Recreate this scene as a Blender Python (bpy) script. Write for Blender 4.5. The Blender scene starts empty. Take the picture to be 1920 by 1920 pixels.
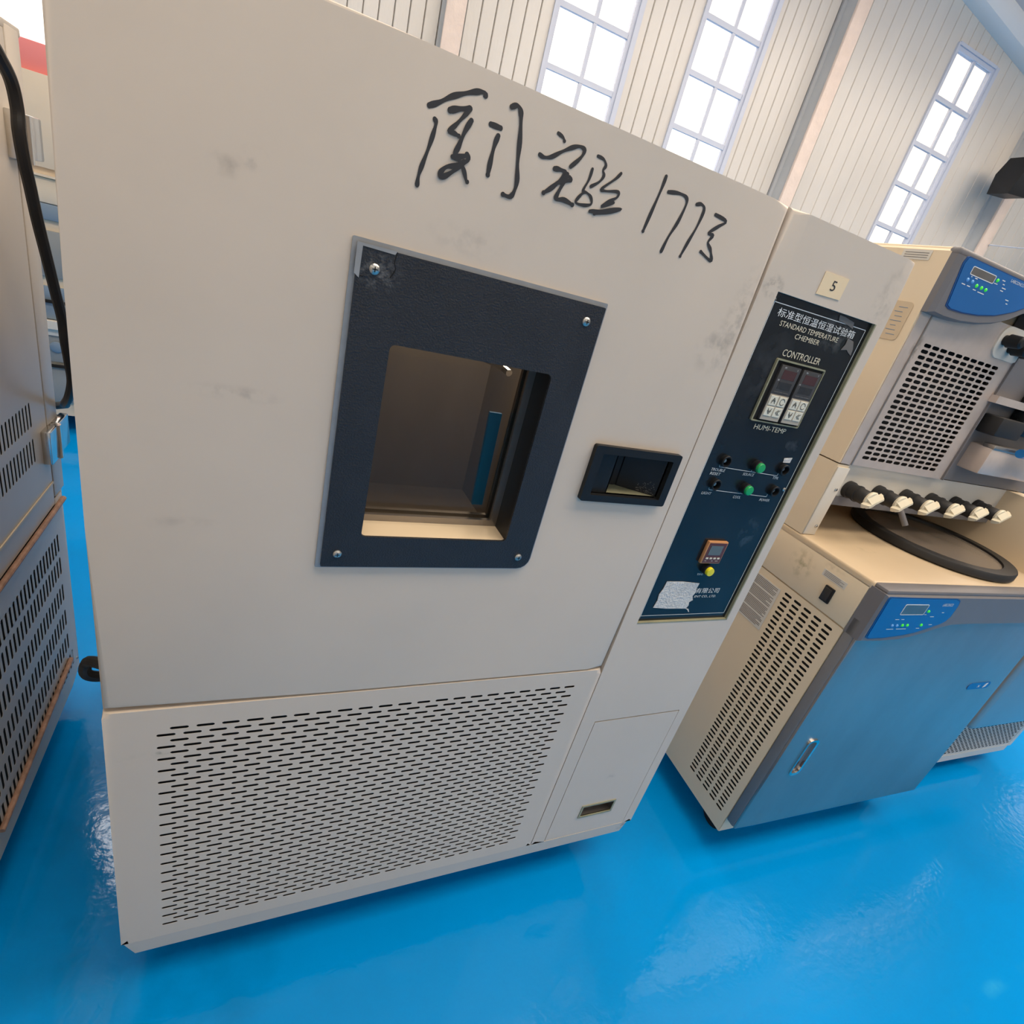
import bpy, bmesh, math, random
from mathutils import Vector, Matrix
random.seed(7)
C = bpy.context.scene.collection
SC = bpy.context.scene
PI = math.pi

# ------------------------------------------------------------------ camera
cd = bpy.data.cameras.new('camera'); cam = bpy.data.objects.new('camera', cd); C.objects.link(cam)
cd.sensor_width = 36.0; cd.sensor_fit = 'HORIZONTAL'; cd.lens = 999.2537 / 1920 * 36.0
cd.clip_start = 0.02; cd.clip_end = 200
RX = Vector((0.8994876, -0.36120639, 0.2458699)); RY = Vector((0.05349375, -0.46743491, -0.88240751)); RZ = Vector((0.43365941, 0.80686712, -0.40112962))
m = Matrix((RX, -RY, -RZ)).transposed().to_4x4(); m.translation = Vector((0.1847826, -0.69947645, 1.4518053))
cam.matrix_world = m
SC.camera = cam
# ------------------------------------------------------------------ light
w = bpy.data.worlds.new('world'); SC.world = w; w.use_nodes = True
bg = w.node_tree.nodes['Background']; bg.inputs[0].default_value = (1.0, 0.87, 0.73, 1); bg.inputs[1].default_value = 5.0
SC.view_settings.view_transform = 'Standard'; SC.view_settings.look = 'None'; SC.view_settings.gamma = 1.0
SC.view_settings.use_curve_mapping = False
SC.view_settings.exposure = -0.82
def area(name, loc, rot, sx, sy, power, col):
    l = bpy.data.lights.new(name, 'AREA'); l.shape = 'RECTANGLE'; l.size = sx; l.size_y = sy; l.energy = power; l.color = col
    o = bpy.data.objects.new(name, l); C.objects.link(o); o.location = loc; o.rotation_euler = rot; return o
area('roof_lamps_rear', (5.0, 1.9, 5.05), (0, 0, 0), 9.6, 1.8, 430, (1.0, 0.84, 0.66))
area('roof_lamps_front', (2.9, -1.35, 5.3), (0, 0, 0), 7.0, 1.5, 500, (1.0, 0.84, 0.66))
area('ceiling_fill', (4.5, 1.6, 4.6), (PI, 0, 0), 9.0, 1.5, 280, (1.0, 0.88, 0.78))  # unseen fill added to lighten the ceiling and roof trim
area('floor_patch_light', (-1.28, 4.2, 5.6), (0, 0, 0), .75, .8, 75, (1.0, 0.97, 0.92))  # unseen light added for a bright reflected patch on the floor

# ------------------------------------------------------------------ materials
M = {}
def nodes(name):
    mt = bpy.data.materials.new(name); mt.use_nodes = True; M[name] = mt
    nt = mt.node_tree; return mt, nt, nt.nodes['Principled BSDF']
def lin(c):
    return tuple(((v / 255) / 12.92 if v / 255 <= .04045 else ((v / 255 + .055) / 1.055) ** 2.4) for v in c)
def mat(name, rgb, rough=.5, metal=0., var=0., vscale=3., bump=0., bscale=60., rgb2=None, spec=.5, emit=0., spots=(), stretch=None, coat=0.):
    mt, nt, b = nodes(name); c = lin(rgb); N = nt.nodes; L = nt.links
    b.inputs['Roughness'].default_value = rough; b.inputs['Metallic'].default_value = metal
    b.inputs['Specular IOR Level'].default_value = spec; b.inputs['Base Color'].default_value = (*c, 1)
    b.inputs['Coat Weight'].default_value = coat; b.inputs['Coat Roughness'].default_value = .08
    tc = N.new('ShaderNodeTexCoord'); src = tc.outputs['Object']
    if stretch:
        mp = N.new('ShaderNodeMapping'); mp.inputs['Scale'].default_value = stretch; L.new(src, mp.inputs['Vector']); src2 = mp.outputs['Vector']
    else: src2 = src
    col = None
    if var or rgb2:
        n = N.new('ShaderNodeTexNoise'); n.inputs['Scale'].default_value = vscale; n.inputs['Detail'].default_value = 5; n.inputs['Roughness'].default_value = .6
        L.new(src2, n.inputs['Vector'])
        r = N.new('ShaderNodeValToRGB'); r.color_ramp.elements[0].position = .35; r.color_ramp.elements[1].position = .68
        c2 = lin(rgb2) if rgb2 else tuple(v * (1 - var) for v in c)
        c1 = c if rgb2 else tuple(min(1, v * (1 + var * .5)) for v in c)
        r.color_ramp.elements[0].color = (*c2, 1); r.color_ramp.elements[1].color = (*c1, 1)
        L.new(n.outputs['Fac'], r.inputs['Fac']); col = r.outputs['Color']
    for (cx, cy, cz, rx, ry, rz, amt, scol, nsc) in spots:      # grime, scuffs and tone patches: ellipse broken up by noise
        mp = N.new('ShaderNodeMapping'); mp.vector_type = 'TEXTURE'; mp.inputs['Location'].default_value = (cx, cy, cz); mp.inputs['Scale'].default_value = (rx, ry, rz)
        L.new(src, mp.inputs['Vector'])
        ln = N.new('ShaderNodeVectorMath'); ln.operation = 'LENGTH'; L.new(mp.outputs['Vector'], ln.inputs[0])
        mr = N.new('ShaderNodeMapRange'); mr.inputs['From Min'].default_value = 1.; mr.inputs['From Max'].default_value = .2; mr.inputs['To Max'].default_value = 1
        L.new(ln.outputs['Value'], mr.inputs['Value'])
        n = N.new('ShaderNodeTexNoise'); n.inputs['Scale'].default_value = nsc; n.inputs['Detail'].default_value = 6; L.new(src2, n.inputs['Vector'])
        m2 = N.new('ShaderNodeMapRange'); m2.inputs['From Min'].default_value = .45; m2.inputs['From Max'].default_value = .65; L.new(n.outputs['Fac'], m2.inputs['Value'])
        mu = N.new('ShaderNodeMath'); mu.operation = 'MULTIPLY'; L.new(mr.outputs['Result'], mu.inputs[0]); L.new(m2.outputs['Result'], mu.inputs[1])
        mu2 = N.new('ShaderNodeMath'); mu2.operation = 'MULTIPLY'; L.new(mu.outputs['Value'], mu2.inputs[0]); mu2.inputs[1].default_value = amt
        mx = N.new('ShaderNodeMix'); mx.data_type = 'RGBA'; L.new(mu2.outputs['Value'], mx.inputs['Factor'])
        if col: L.new(col, mx.inputs['A'])
        else: mx.inputs['A'].default_value = (*c, 1)
        mx.inputs['B'].default_value = (*lin(scol), 1); col = mx.outputs['Result']
    if col: L.new(col, b.inputs['Base Color'])
    if bump:
        n = N.new('ShaderNodeTexNoise'); n.inputs['Scale'].default_value = bscale; n.inputs['Detail'].default_value = 3; L.new(src2, n.inputs['Vector'])
        bp = N.new('ShaderNodeBump'); bp.inputs['Strength'].default_value = bump; bp.inputs['Distance'].default_value = .01
        L.new(n.outputs['Fac'], bp.inputs['Height']); L.new(bp.outputs['Normal'], b.inputs['Normal'])
    if emit:
        b.inputs['Emission Color'].default_value = (*c, 1); b.inputs['Emission Strength'].default_value = emit
    return mt
def glass(name, tint, gl=1.0):
    mt = bpy.data.materials.new(name); mt.use_nodes = True; M[name] = mt; nt = mt.node_tree; N = nt.nodes; L = nt.links
    N.remove(N['Principled BSDF']); out = N['Material Output']
    t = N.new('ShaderNodeBsdfTransparent'); t.inputs['Color'].default_value = (*tint, 1)
    g = N.new('ShaderNodeBsdfGlossy'); g.inputs['Roughness'].default_value = .02
    f = N.new('ShaderNodeFresnel'); f.inputs['IOR'].default_value = 1.45
    mu = N.new('ShaderNodeMath'); mu.operation = 'MULTIPLY'; mu.inputs[1].default_value = gl; L.new(f.outputs[0], mu.inputs[0])
    mx = N.new('ShaderNodeMixShader'); L.new(mu.outputs[0], mx.inputs[0]); L.new(t.outputs[0], mx.inputs[1]); L.new(g.outputs[0], mx.inputs[2]); L.new(mx.outputs[0], out.inputs['Surface'])

DIRT = (88, 84, 82)
mat('chamber_paint', (210, 196, 180), .42, var=.035, vscale=2.5, bump=.04, bscale=25, spots=(
    (.14, 0, 1.475, .022, .3, .014, .38, DIRT, 30), (.165, 0, 1.487, .016, .3, .014, .3, DIRT, 60), (.155, 0, 1.24, .06, .3, .012, .3, DIRT, 45),
    (.84, 0, 1.42, .045, .3, .05, .36, DIRT, 45), (.86, 0, 1.47, .03, .3, .09, .3, DIRT, 70), (.905, 0, 1.53, .025, .3, .02, .8, (40, 40, 42), 60),
    (.40, 0, 1.47, .06, .3, .022, .28, (150, 142, 135), 60), (.10, 0, 1.06, .05, .3, .012, .2, DIRT, 25), (1.17, 0, 1.56, .03, .3, .08, .3, DIRT, 60),
    (.075, 0, .645, .012, .3, .006, 1.2, (40, 40, 40), 50), (.05, 0, .64, .045, .3, .012, .7, (196, 186, 168), 40), (1.185, 0, .12, .03, .3, .02, 1.0, (120, 85, 78), 60), (1.05, 0, .36, .03, .3, .01, .35, DIRT, 40)))
mat('floor_blue', (0, 144, 222), .10, var=.10, vscale=.9, bump=.08, bscale=34, spec=.22, spots=((.05, .35, 0, .5, .9, 1, .35, (0, 70, 110), 6), (2.2, -.6, 0, .25, .02, 1, .6, (60, 170, 215), 10)))  # broad darker blue patch around the gap, thin paler scratch
mat('wall_panel', (222, 216, 206), .33, var=.05, vscale=2, bump=.22, bscale=38, spec=.5, stretch=(1, 1, .35))
mat('wall_backing', (120, 124, 128), .7)
mat('window_frame', (205, 210, 222), .45)
mat('cream_foam', (232, 214, 200), .75, var=.06, vscale=8, bump=.5, bscale=30)
mat('column_grey', (196, 198, 198), .5, var=.05)
mat('hall_wall', (222, 220, 214), .6, var=.03)
mat('roof_trim', (240, 238, 234), .45)
mat('ceiling', (224, 210, 204), .7, var=.03)
glass('window_glass', (.97, .98, 1.0), .6)
glass('chamber_glass', (.88, .87, .85), .22)
mat('black_plastic', (30, 31, 33), .42, spec=.25, var=.1, vscale=20)
mat('bezel_black', (44, 45, 49), .36, spec=.32, bump=.25, bscale=420, var=.15, vscale=12, spots=((.30, 0, 1.41, .03, .3, .025, .5, (120, 120, 120), 160),))
mat('metal_strip', (150, 152, 154), .4, metal=.15, var=.1, vscale=30)
mat('steel_dark', (150, 144, 138), .38, metal=.9, var=.15, vscale=5)
mat('stainless', (172, 166, 160), .3, metal=.86, var=.14, vscale=4, bump=.35, bscale=3.2, stretch=(1, 1, .45))
mat('stainless_worn', (214, 198, 186), .36, metal=.4, var=.12, vscale=9, spots=((.05, .23, 1.52, .02, .1, .06, .8, (120, 105, 85), 50),))
mat('screw', (190, 188, 182), .3, metal=.9, var=.2, vscale=200)
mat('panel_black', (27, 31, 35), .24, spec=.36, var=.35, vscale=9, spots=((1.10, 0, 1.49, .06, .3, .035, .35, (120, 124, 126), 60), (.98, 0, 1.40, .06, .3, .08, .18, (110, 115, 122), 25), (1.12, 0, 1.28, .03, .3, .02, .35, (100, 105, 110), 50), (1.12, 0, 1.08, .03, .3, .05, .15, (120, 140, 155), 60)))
mat('inner_steel', (150, 142, 134), .6, var=.15, vscale=3, stretch=(1, 1, .3))
mat('dark_void', (14, 13, 13), .9)
mat('print_white', (222, 224, 222), .6)
mat('print_gold', (214, 205, 180), .6)
mat('marker_ink', (40, 40, 43), .55)
mat('ink_grey', (104, 101, 98), .7)
mat('paper_cream', (238, 214, 176), .8, var=.04)
mat('paper_torn', (206, 206, 204), .85, var=.12, vscale=90, bump=.4, bscale=200)
mat('key_white', (218, 214, 196), .5)
mat('key_base', (176, 166, 150), .5)
mat('module_grey', (58, 58, 60), .35)
mat('display_red', (74, 46, 48), .2)
mat('display_dark', (44, 46, 50), .18)
mat('lcd_grey', (98, 104, 102), .2)
mat('green_cap', (24, 160, 84), .35, coat=.4)
mat('yellow_cap', (226, 214, 30), .35)
mat('orange_tan', (196, 140, 92), .45)
mat('brown', (92, 46, 36), .35)
mat('olive_edge', (150, 148, 120), .5, var=.2, vscale=20)
mat('beige_paint', (228, 208, 176), .42, var=.03, vscale=3, spots=((0, .185, .93, .2, .045, .05, .9, (176, 160, 122), 40), (0, .10, .97, .2, .04, .01, .3, (150, 130, 100), 60)))
mat('beige_top', (206, 184, 152), .38, var=.03, spots=((.18, .16, 1.0, .06, .02, .2, .4, (150, 130, 100), 40),))
mat('grey_bezel', (112, 110, 112), .45, var=.05)
mat('grey_frame', (116, 116, 118), .4, var=.08)
mat('blue_panel', (22, 98, 162), .3, var=.08)
mat('blue_trim', (14, 70, 128), .35)
mat('led_green', (70, 220, 60), .3, emit=.6)
mat('led_blue', (110, 170, 230), .3)
mat('rubber_black', (34, 33, 33), .55)
mat('acrylic', (122, 112, 102), .18)
mat('cap_ivory', (226, 216, 190), .42)
mat('handle_blue', (30, 120, 190), .3)
mat('label_grey', (214, 208, 196), .5, var=.04)
mat('left_paint', (200, 188, 172), .34, var=.05, vscale=3)
mat('rust_strip', (176, 138, 116), .6, var=.35, vscale=40)
mat('pale_line', (214, 200, 176), .5)
mat('chrome', (214, 212, 208), .16, metal=1., var=.1, vscale=30)
mat('cable_black', (26, 26, 27), .5)
mat('bg_beige', (224, 208, 184), .5, var=.03)
mat('bg_bluegrey', (122, 140, 156), .45)
mat('bg_grey', (140, 144, 144), .45, var=.05)
mat('bg_red', (240, 140, 136), .5)
mat('reflection_blue', (38, 130, 186), .35)  # reflection colour for the strip behind the chamber window
mat('m2_blue', (176, 172, 168), .3, metal=.75, var=.08, bump=.06, bscale=6)
mat('mesh_light', (212, 202, 190), .5)
mat('white_base', (214, 208, 198), .45)

# ------------------------------------------------------------------ mesh helpers
class MB:
    def __init__(s): s.v = []; s.f = []; s.mi = []
    def add(s, vs, fs):
        o = len(s.v); s.v += [tuple(v) for v in vs]; s.f += [tuple(i + o for i in f) for f in fs]
        return s
    def box(s, x0, x1, y0, y1, z0, z1):
        return s.add([(x0, y0, z0), (x1, y0, z0), (x1, y1, z0), (x0, y1, z0), (x0, y0, z1), (x1, y0, z1), (x1, y1, z1), (x0, y1, z1)],
                     [(0, 3, 2, 1), (4, 5, 6, 7), (0, 1, 5, 4), (1, 2, 6, 5), (2, 3, 7, 6), (3, 0, 4, 7)])
    def bbox(s, x0, x1, y0, y1, z0, z1, b=.003, seg=2):       # box with rounded edges
        bm = bmesh.new(); bmesh.ops.create_cube(bm, size=1)
        for v in bm.verts: v.co = Vector(((x0 + x1) / 2 + v.co.x * (x1 - x0), (y0 + y1) / 2 + v.co.y * (y1 - y0), (z0 + z1) / 2 + v.co.z * (z1 - z0)))
        bmesh.ops.bevel(bm, geom=bm.edges[:], offset=b, segments=seg, profile=.5, affect='EDGES')
        return s.bm(bm)
    def bm(s, bm):
        bm.verts.index_update(); s.add([v.co[:] for v in bm.verts], [[v.index for v in f.verts] for f in bm.faces]); bm.free(); return s
    def loft(s, loops, cap0=False, cap1=False, closed=True):
        n = len(loops[0]); vs = [p for l in loops for p in l]; fs = []
        for i in range(len(loops) - 1):
            for j in range(n if closed else n - 1):
                k = (j + 1) % n; fs.append((i * n + j, i * n + k, (i + 1) * n + k, (i + 1) * n + j))
        if cap0: fs.append(tuple(range(n))[::-1])
        if cap1: fs.append(tuple((len(loops) - 1) * n + j for j in range(n)))
        return s.add(vs, fs)
    def prism(s, pts, a, b, ax='y'):                            # polygon (u,v) extruded along an axis
        f = {'y': lambda u, v, t: (u, t, v), 'x': lambda u, v, t: (t, u, v), 'z': lambda u, v, t: (u, v, t)}[ax]
        return s.loft([[f(u, v, a) for u, v in pts], [f(u, v, b) for u, v in pts]], True, True)
    def cyl(s, p, q, r, r2=None, n=20, caps=True):
        p = Vector(p); q = Vector(q); d = (q - p).normalized(); a = d.orthogonal().normalized(); b = d.cross(a); r2 = r if r2 is None else r2
        l0 = [p + (a * math.cos(t) + b * math.sin(t)) * r for t in [2 * PI * i / n for i in range(n)]]
        l1 = [q + (a * math.cos(t) + b * math.sin(t)) * r2 for t in [2 * PI * i / n for i in range(n)]]
        return s.loft([l0, l1], caps, caps)
    def lathe(s, p, d, prof, n=24, cap0=True, cap1=True):       # profile (distance along d, radius)
        p = Vector(p); d = Vector(d).normalized(); a = d.orthogonal().normalized(); b = d.cross(a)
        return s.loft([[p + d * h + (a * math.cos(t) + b * math.sin(t)) * r for t in [2 * PI * i / n for i in range(n)]] for h, r in prof], cap0, cap1)
    def tube(s, pts, r, n=10, sub=6):
        P = [Vector(p) for p in pts]; path = []
        for i in range(len(P) - 1):
            a, b, c, d = P[max(i - 1, 0)], P[i], P[i + 1], P[min(i + 2, len(P) - 1)]
            for k in range(sub):
                t = k / sub; path.append(.5 * ((2 * b) + (c - a) * t + (2 * a - 5 * b + 4 * c - d) * t * t + (3 * b - a - 3 * c + d) * t ** 3))
        path.append(P[-1]); loops = []; prev = None
        for i, p in enumerate(path):
            t = (path[min(i + 1, len(path) - 1)] - path[max(i - 1, 0)]).normalized()
            a = t.orthogonal().normalized() if prev is None else (prev - t * prev.dot(t)).normalized(); prev = a; b = t.cross(a)
            loops.append([p + (a * math.cos(u) + b * math.sin(u)) * r for u in [2 * PI * k / n for k in range(n)]])
        return s.loft(loops, True, True)
    def build(s, name, mt, root=None, off=(0, 0, 0), label=None, ang=35, parent=None):
        me = bpy.data.meshes.new(name); me.from_pydata([tuple(v) for v in s.v], [], s.f); 
        bm = bmesh.new(); bm.from_mesh(me); bmesh.ops.recalc_face_normals(bm, faces=bm.faces[:]); bm.to_mesh(me); bm.free()
        me.materials.append(M[mt]); me.update()
        if ang: me.shade_smooth(); me.set_sharp_from_angle(angle=math.radians(ang))
        return link(name, me, root, off, label)
def link(name, me, root=None, off=(0, 0, 0), label=None):
    o = bpy.data.objects.new(name, me); C.objects.link(o)
    if root is not None:
        o.parent = root
        if root.type == 'EMPTY': o.location = [-v for v in root.get('_base', (0, 0, 0))]
    if label: o['label'] = label
    return o
def thing(name, label, cat, base, rotz=0, group=None, origin=(0, 0, 0)):
    """Empty at the thing's base; parts are written in a frame whose zero is `origin`, the Empty sits at origin + rotated base."""
    o = bpy.data.objects.new(name, None); C.objects.link(o); o.empty_display_size = .1
    c, s = math.cos(rotz), math.sin(rotz); bx, by, bz = base
    o.location = (origin[0] + c * bx - s * by, origin[1] + s * bx + c * by, origin[2] + bz); o.rotation_euler = (0, 0, rotz)
    o['_base'] = base; o['label'] = label; o['category'] = cat
    if group: o['group'] = group
    return o
def tag(o, label, cat, group=None):
    o['label'] = label; o['category'] = cat
    if group: o['group'] = group
    return o
def rrect(x0, x1, z0, z1, r, n=4, br=None):
    P = []; rs = (r, r, r if br is None else br, r)
    for k, (cx, cz, a0) in enumerate(((x1, z1, 0), (x0, z1, 90), (x0, z0, 180), (x1, z0, 270))):
        q = (rs[0], rs[1], rs[3], rs[2])[k]; sx = -1 if cx == x1 else 1; sz = -1 if cz == z1 else 1
        for i in range(n + 1):
            a = math.radians(a0 + 90 * i / n); P.append((cx + sx * q + q * math.cos(a), cz + sz * q + q * math.sin(a)))
    return P
def sheet(xs, zs, holes, y0, y1, bev=0, seg=3):
    """Plate in the XZ plane (front at y0, back at y1) with rectangular holes; outer front edges rounded."""
    bm = bmesh.new(); xs = sorted(set(xs + [h[0] for h in holes] + [h[1] for h in holes])); zs = sorted(set(zs + [h[2] for h in holes] + [h[3] for h in holes]))
    nx, nz = len(xs) - 1, len(zs) - 1
    def solid(i, j):
        if i < 0 or j < 0 or i >= nx or j >= nz: return False
        cx, cz = (xs[i] + xs[i + 1]) / 2, (zs[j] + zs[j + 1]) / 2
        return not any(h[0] < cx < h[1] and h[2] < cz < h[3] for h in holes)
    V = {}
    def v(i, j, k):
        if (i, j, k) not in V: V[i, j, k] = bm.verts.new((xs[i], (y0, y1)[k], zs[j]))
        return V[i, j, k]
    for i in range(nx):
        for j in range(nz):
            if not solid(i, j): continue
            bm.faces.new((v(i, j, 0), v(i + 1, j, 0), v(i + 1, j + 1, 0), v(i, j + 1, 0))); bm.faces.new((v(i, j, 1), v(i, j + 1, 1), v(i + 1, j + 1, 1), v(i + 1, j, 1)))
            for (di, dj, a, b) in ((-1, 0, (i, j), (i, j + 1)), (1, 0, (i + 1, j + 1), (i + 1, j)), (0, -1, (i + 1, j), (i, j)), (0, 1, (i, j + 1), (i + 1, j + 1))):
                if not solid(i + di, j + dj): bm.faces.new((v(*a, 0), v(*b, 0), v(*b, 1), v(*a, 1)))
    if bev:
        X0, X1, Z0, Z1 = xs[0], xs[-1], zs[0], zs[-1]
        def on(p): return abs(p.x - X0) < 1e-6 or abs(p.x - X1) < 1e-6 or abs(p.z - Z0) < 1e-6 or abs(p.z - Z1) < 1e-6
        E = []
        for e in bm.edges:
            a, b = e.verts[0].co, e.verts[1].co
            if abs(a.y - y0) < 1e-7 and abs(b.y - y0) < 1e-7 and ((abs(a.x - b.x) < 1e-7 and (abs(a.x - X0) < 1e-6 or abs(a.x - X1) < 1e-6)) or (abs(a.z - b.z) < 1e-7 and (abs(a.z - Z0) < 1e-6 or abs(a.z - Z1) < 1e-6))): E.append(e)
        bmesh.ops.bevel(bm, geom=E, offset=bev, segments=seg, profile=.5, affect='EDGES')
    return MB().bm(bm)
def slots(mb, P, U0, U1, V0, V1, rows, L, h, depth, vert=False, nc=3):
    """Perforated sheet on the plane P(u,v,d). rows: (v centre, band height, [u centres], u pitch). Slot L x h, long axis along u (or v)."""
    def rect(a, b, c, d):
        if b - a > 1e-6 and d - c > 1e-6: mb.add([P(a, c, 0), P(b, c, 0), P(b, d, 0), P(a, d, 0)], [(0, 1, 2, 3)])
    rows = sorted(rows); z = V0; r = h / 2; a = L / 2 - r
    for vc, bh, us, pu in rows:
        lo, hi = vc - bh / 2, vc + bh / 2
        rect(U0, U1, z, lo); z = hi; us = sorted(us)
        if not us: rect(U0, U1, lo, hi); continue
        rect(U0, us[0] - pu / 2, lo, hi); rect(us[-1] + pu / 2, U1, lo, hi)
        for uc in us:
            q = []
            for s_, base in ((1, -90), (-1, 90)):
                for i in range(nc + 1):
                    t = math.radians(base + 180 * i / nc); q.append((s_ * a + r * math.cos(t), r * math.sin(t)))
            if vert: q = [(-y, x) for x, y in q]     # rotate 90 degrees
            k = nc + 1
            c4 = [(uc - pu / 2, lo), (uc + pu / 2, lo), (uc + pu / 2, hi), (uc - pu / 2, hi)]
            H = [(uc + x, vc + y) for x, y in q]
            vs = [P(*p, 0) for p in c4] + [P(*p, 0) for p in H] + [P(*p, depth) for p in H]; n = 2 * k
            if not vert:   # H[0..k-1] right cap bottom->top, H[k..2k-1] left cap top->bottom
                fs = [(1, 2) + tuple(4 + i for i in range(k - 1, -1, -1)), (2, 3, 4 + k, 4 + k - 1), (3, 0) + tuple(4 + i for i in range(n - 1, k - 1, -1)), (0, 1, 4, 4 + n - 1)]
            else:          # H[0..k-1] top cap right->left, H[k..] bottom cap left->right
                fs = [(2, 3) + tuple(4 + i for i in range(k - 1, -1, -1)), (3, 0, 4 + k, 4 + k - 1), (0, 1) + tuple(4 + i for i in range(n - 1, k - 1, -1)), (1, 2, 4, 4 + n - 1)]
            fs += [(4 + i, 4 + (i + 1) % n, 4 + n + (i + 1) % n, 4 + n + i) for i in range(n)]
            mb.add(vs, fs)
    rect(U0, U1, z, V1)
def raw(mb, name, mt, root, label=None):          # no normal recalculation, flat shading
    me = bpy.data.meshes.new(name); me.from_pydata([tuple(v) for v in mb.v], [], mb.f); me.materials.append(M[mt]); me.update(); return link(name, me, root, label=label)
def text(body, x0, z0, h, y, mt, root, x1=None, name='lettering', shear=0., sq=1.0):
    """Lettering lying in the XZ plane at depth y, bottom-left at (x0,z0), cap height h, optionally fitted to end at x1."""
    cu = bpy.data.curves.new(name, 'FONT'); cu.body = body; cu.size = 1; cu.resolution_u = 3; cu.shear = shear
    to = bpy.data.objects.new(name, cu); C.objects.link(to); dg = bpy.context.evaluated_depsgraph_get(); dg.update()
    me = bpy.data.meshes.new_from_object(to.evaluated_get(dg)); bpy.data.objects.remove(to); bpy.data.curves.remove(cu)
    xs = [v.co.x for v in me.vertices]; ys = [v.co.y for v in me.vertices]
    if not xs: return None
    a, b, c, d = min(xs), max(xs), min(ys), max(ys); sc = h / (d - c); sx = (x1 - x0) / (b - a) if x1 else sc * sq
    for v in me.vertices: v.co = Vector((x0 + (v.co.x - a) * sx, y, z0 + (v.co.y - c) * sc))
    me.materials.clear(); me.materials.append(M[mt]); me.name = name
    return link(name, me, root)
def strip(mb, pts, wd, y):                         # flat pen stroke on the XZ plane with round ends
    P = [Vector(p) for p in pts]; path = []
    for i in range(len(P) - 1):
        a, b, c, d = P[max(i - 1, 0)], P[i], P[i + 1], P[min(i + 2, len(P) - 1)]
        for k in range(5):
            t = k / 5; path.append(.5 * ((2 * b) + (c - a) * t + (2 * a - 5 * b + 4 * c - d) * t * t + (3 * b - a - 3 * c + d) * t ** 3))
    path.append(P[-1]); L = []; R_ = []
    for i, p in enumerate(path):
        t = (path[min(i + 1, len(path) - 1)] - path[max(i - 1, 0)]); t = t.normalized() if t.length > 1e-9 else Vector((1, 0)); n = Vector((-t.y, t.x)); w_ = wd * (.9 + .2 * math.sin(i * .7))
        L.append(p + n * w_); R_.append(p - n * w_)
    vs = [(p.x, y - i * 6e-6, p.y) for i, p in enumerate(L)] + [(p.x, y - i * 6e-6, p.y) for i, p in enumerate(R_)]; n = len(path)
    mb.add(vs, [(i, i + 1, n + i + 1, n + i) for i in range(n - 1)])
    for c, yc in ((path[0], y + 1e-5), (path[-1], y - n * 6e-6 - 1e-5)):
        mb.add([(c.x + wd * math.cos(t), yc, c.y + wd * math.sin(t)) for t in [2 * PI * i / 10 for i in range(10)]], [tuple(range(10))])
def screw(root, x, y, z, r=.006, name='screw', d=(0, -1, 0), parent=None):
    mb = MB(); d = Vector(d); mb.lathe((x, y, z), d, [(0, r), (r * .25, r), (r * .5, r * .75), (r * .62, r * .35)], 14)
    o = mb.build(name, 'screw', root)
    s = MB(); p = Vector((x, y, z)) + d * r * .6; a = Vector((0, 0, 1)); b = d.cross(a)
    for u, v in ((a, b), (b, a)):
        s.add([p + u * r * .5 + v * r * .1 + d * .0004, p + u * r * .5 - v * r * .1 + d * .0004, p - u * r * .5 - v * r * .1 + d * .0004, p - u * r * .5 + v * r * .1 + d * .0004], [(0, 1, 2, 3)])
    sl = raw(s, 'screw_slot', 'dark_void', None); sl.parent = o
    return o

# ================================================================== setting
FZ = -.06
def struct(o): o['kind'] = 'structure'; return o
fl = MB().box(-16, 18, -16, 12, -.2, FZ); struct(fl.build('floor', 'floor_blue', ang=0))
WTH = math.radians(-3.5); WO = (2.35, 5.0, 0)
def wallobj(name, mb, mt, parent=None, ang=35):
    o = mb.build(name, mt, ang=ang)
    if parent is None: o.location = WO; o.rotation_euler = (0, 0, WTH); struct(o)
    else: o.parent = parent
    return o
WINS = [(-4.75, -3.45, 1.80, 4.85), (-.03, .745, 1.80, 4.87), (1.41, 2.15, 1.80, 4.87), (4.60, 5.30, 1.80, 4.88)]
ROWS = [[2.90, 3.40, 3.90, 4.40], [2.28, 2.73, 3.175, 3.625, 4.05, 4.46], [2.26, 2.70, 3.15, 3.60, 4.04, 4.46], [2.22, 2.655, 3.095, 3.54, 3.957, 4.41]]
U0, U1, WT = -9.0, 12.5, 5.75
wb = sheet([U0, U1], [FZ, WT], [w_ for w_ in WINS], .03, .06)
wall = wallobj('wall_back', wb, 'wall_backing')
def cut(z0, z1, u0, u1):                      # vertical runs of a strip left free by the windows
    segs = [(z0, z1)]
    for a, b, c, d in WINS:
        if u1 > a - .001 and u0 < b + .001:
            segs = [s for q in segs for s in ((q[0], min(q[1], c)), (max(q[0], d), q[1])) if s[1] - s[0] > .02]
    return segs
us = []; u = -4.75
while u < -.97: us.append((u, u + .121)); u += .121
edges = [(-.79, -.03, 6), (.745, 1.41, 5), (2.15, 2.88, 6), (3.08, 4.60, 9), (5.30, 6.3, 5), (6.46, 8.2, 10)]
for a, b, n in edges:
    for i in range(n): us.append((a + (b - a) * i / n, a + (b - a) * (i + 1) / n))
for a, b in ((-.03, .745), (1.41, 2.15), (4.60, 5.30)):
    for i in range(5): us.append((a + (b - a) * i / 5, a + (b - a) * (i + 1) / 5))
for a, b in us:
    runs = cut(FZ, 5.7, a + .002, b - .002)
    mbp = MB()
    for z0, z1 in runs:
        c = .006
        mbp.prism([(a + .002, .03), (a + .002, .012), (a + .002 + c, 0.0), (b - .002 - c, 0.0), (b - .002, .012), (b - .002, .03)], z0, z1, 'z')
    if runs: wallobj('wall_panel', mbp, 'wall_panel', wall, ang=0)
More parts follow.
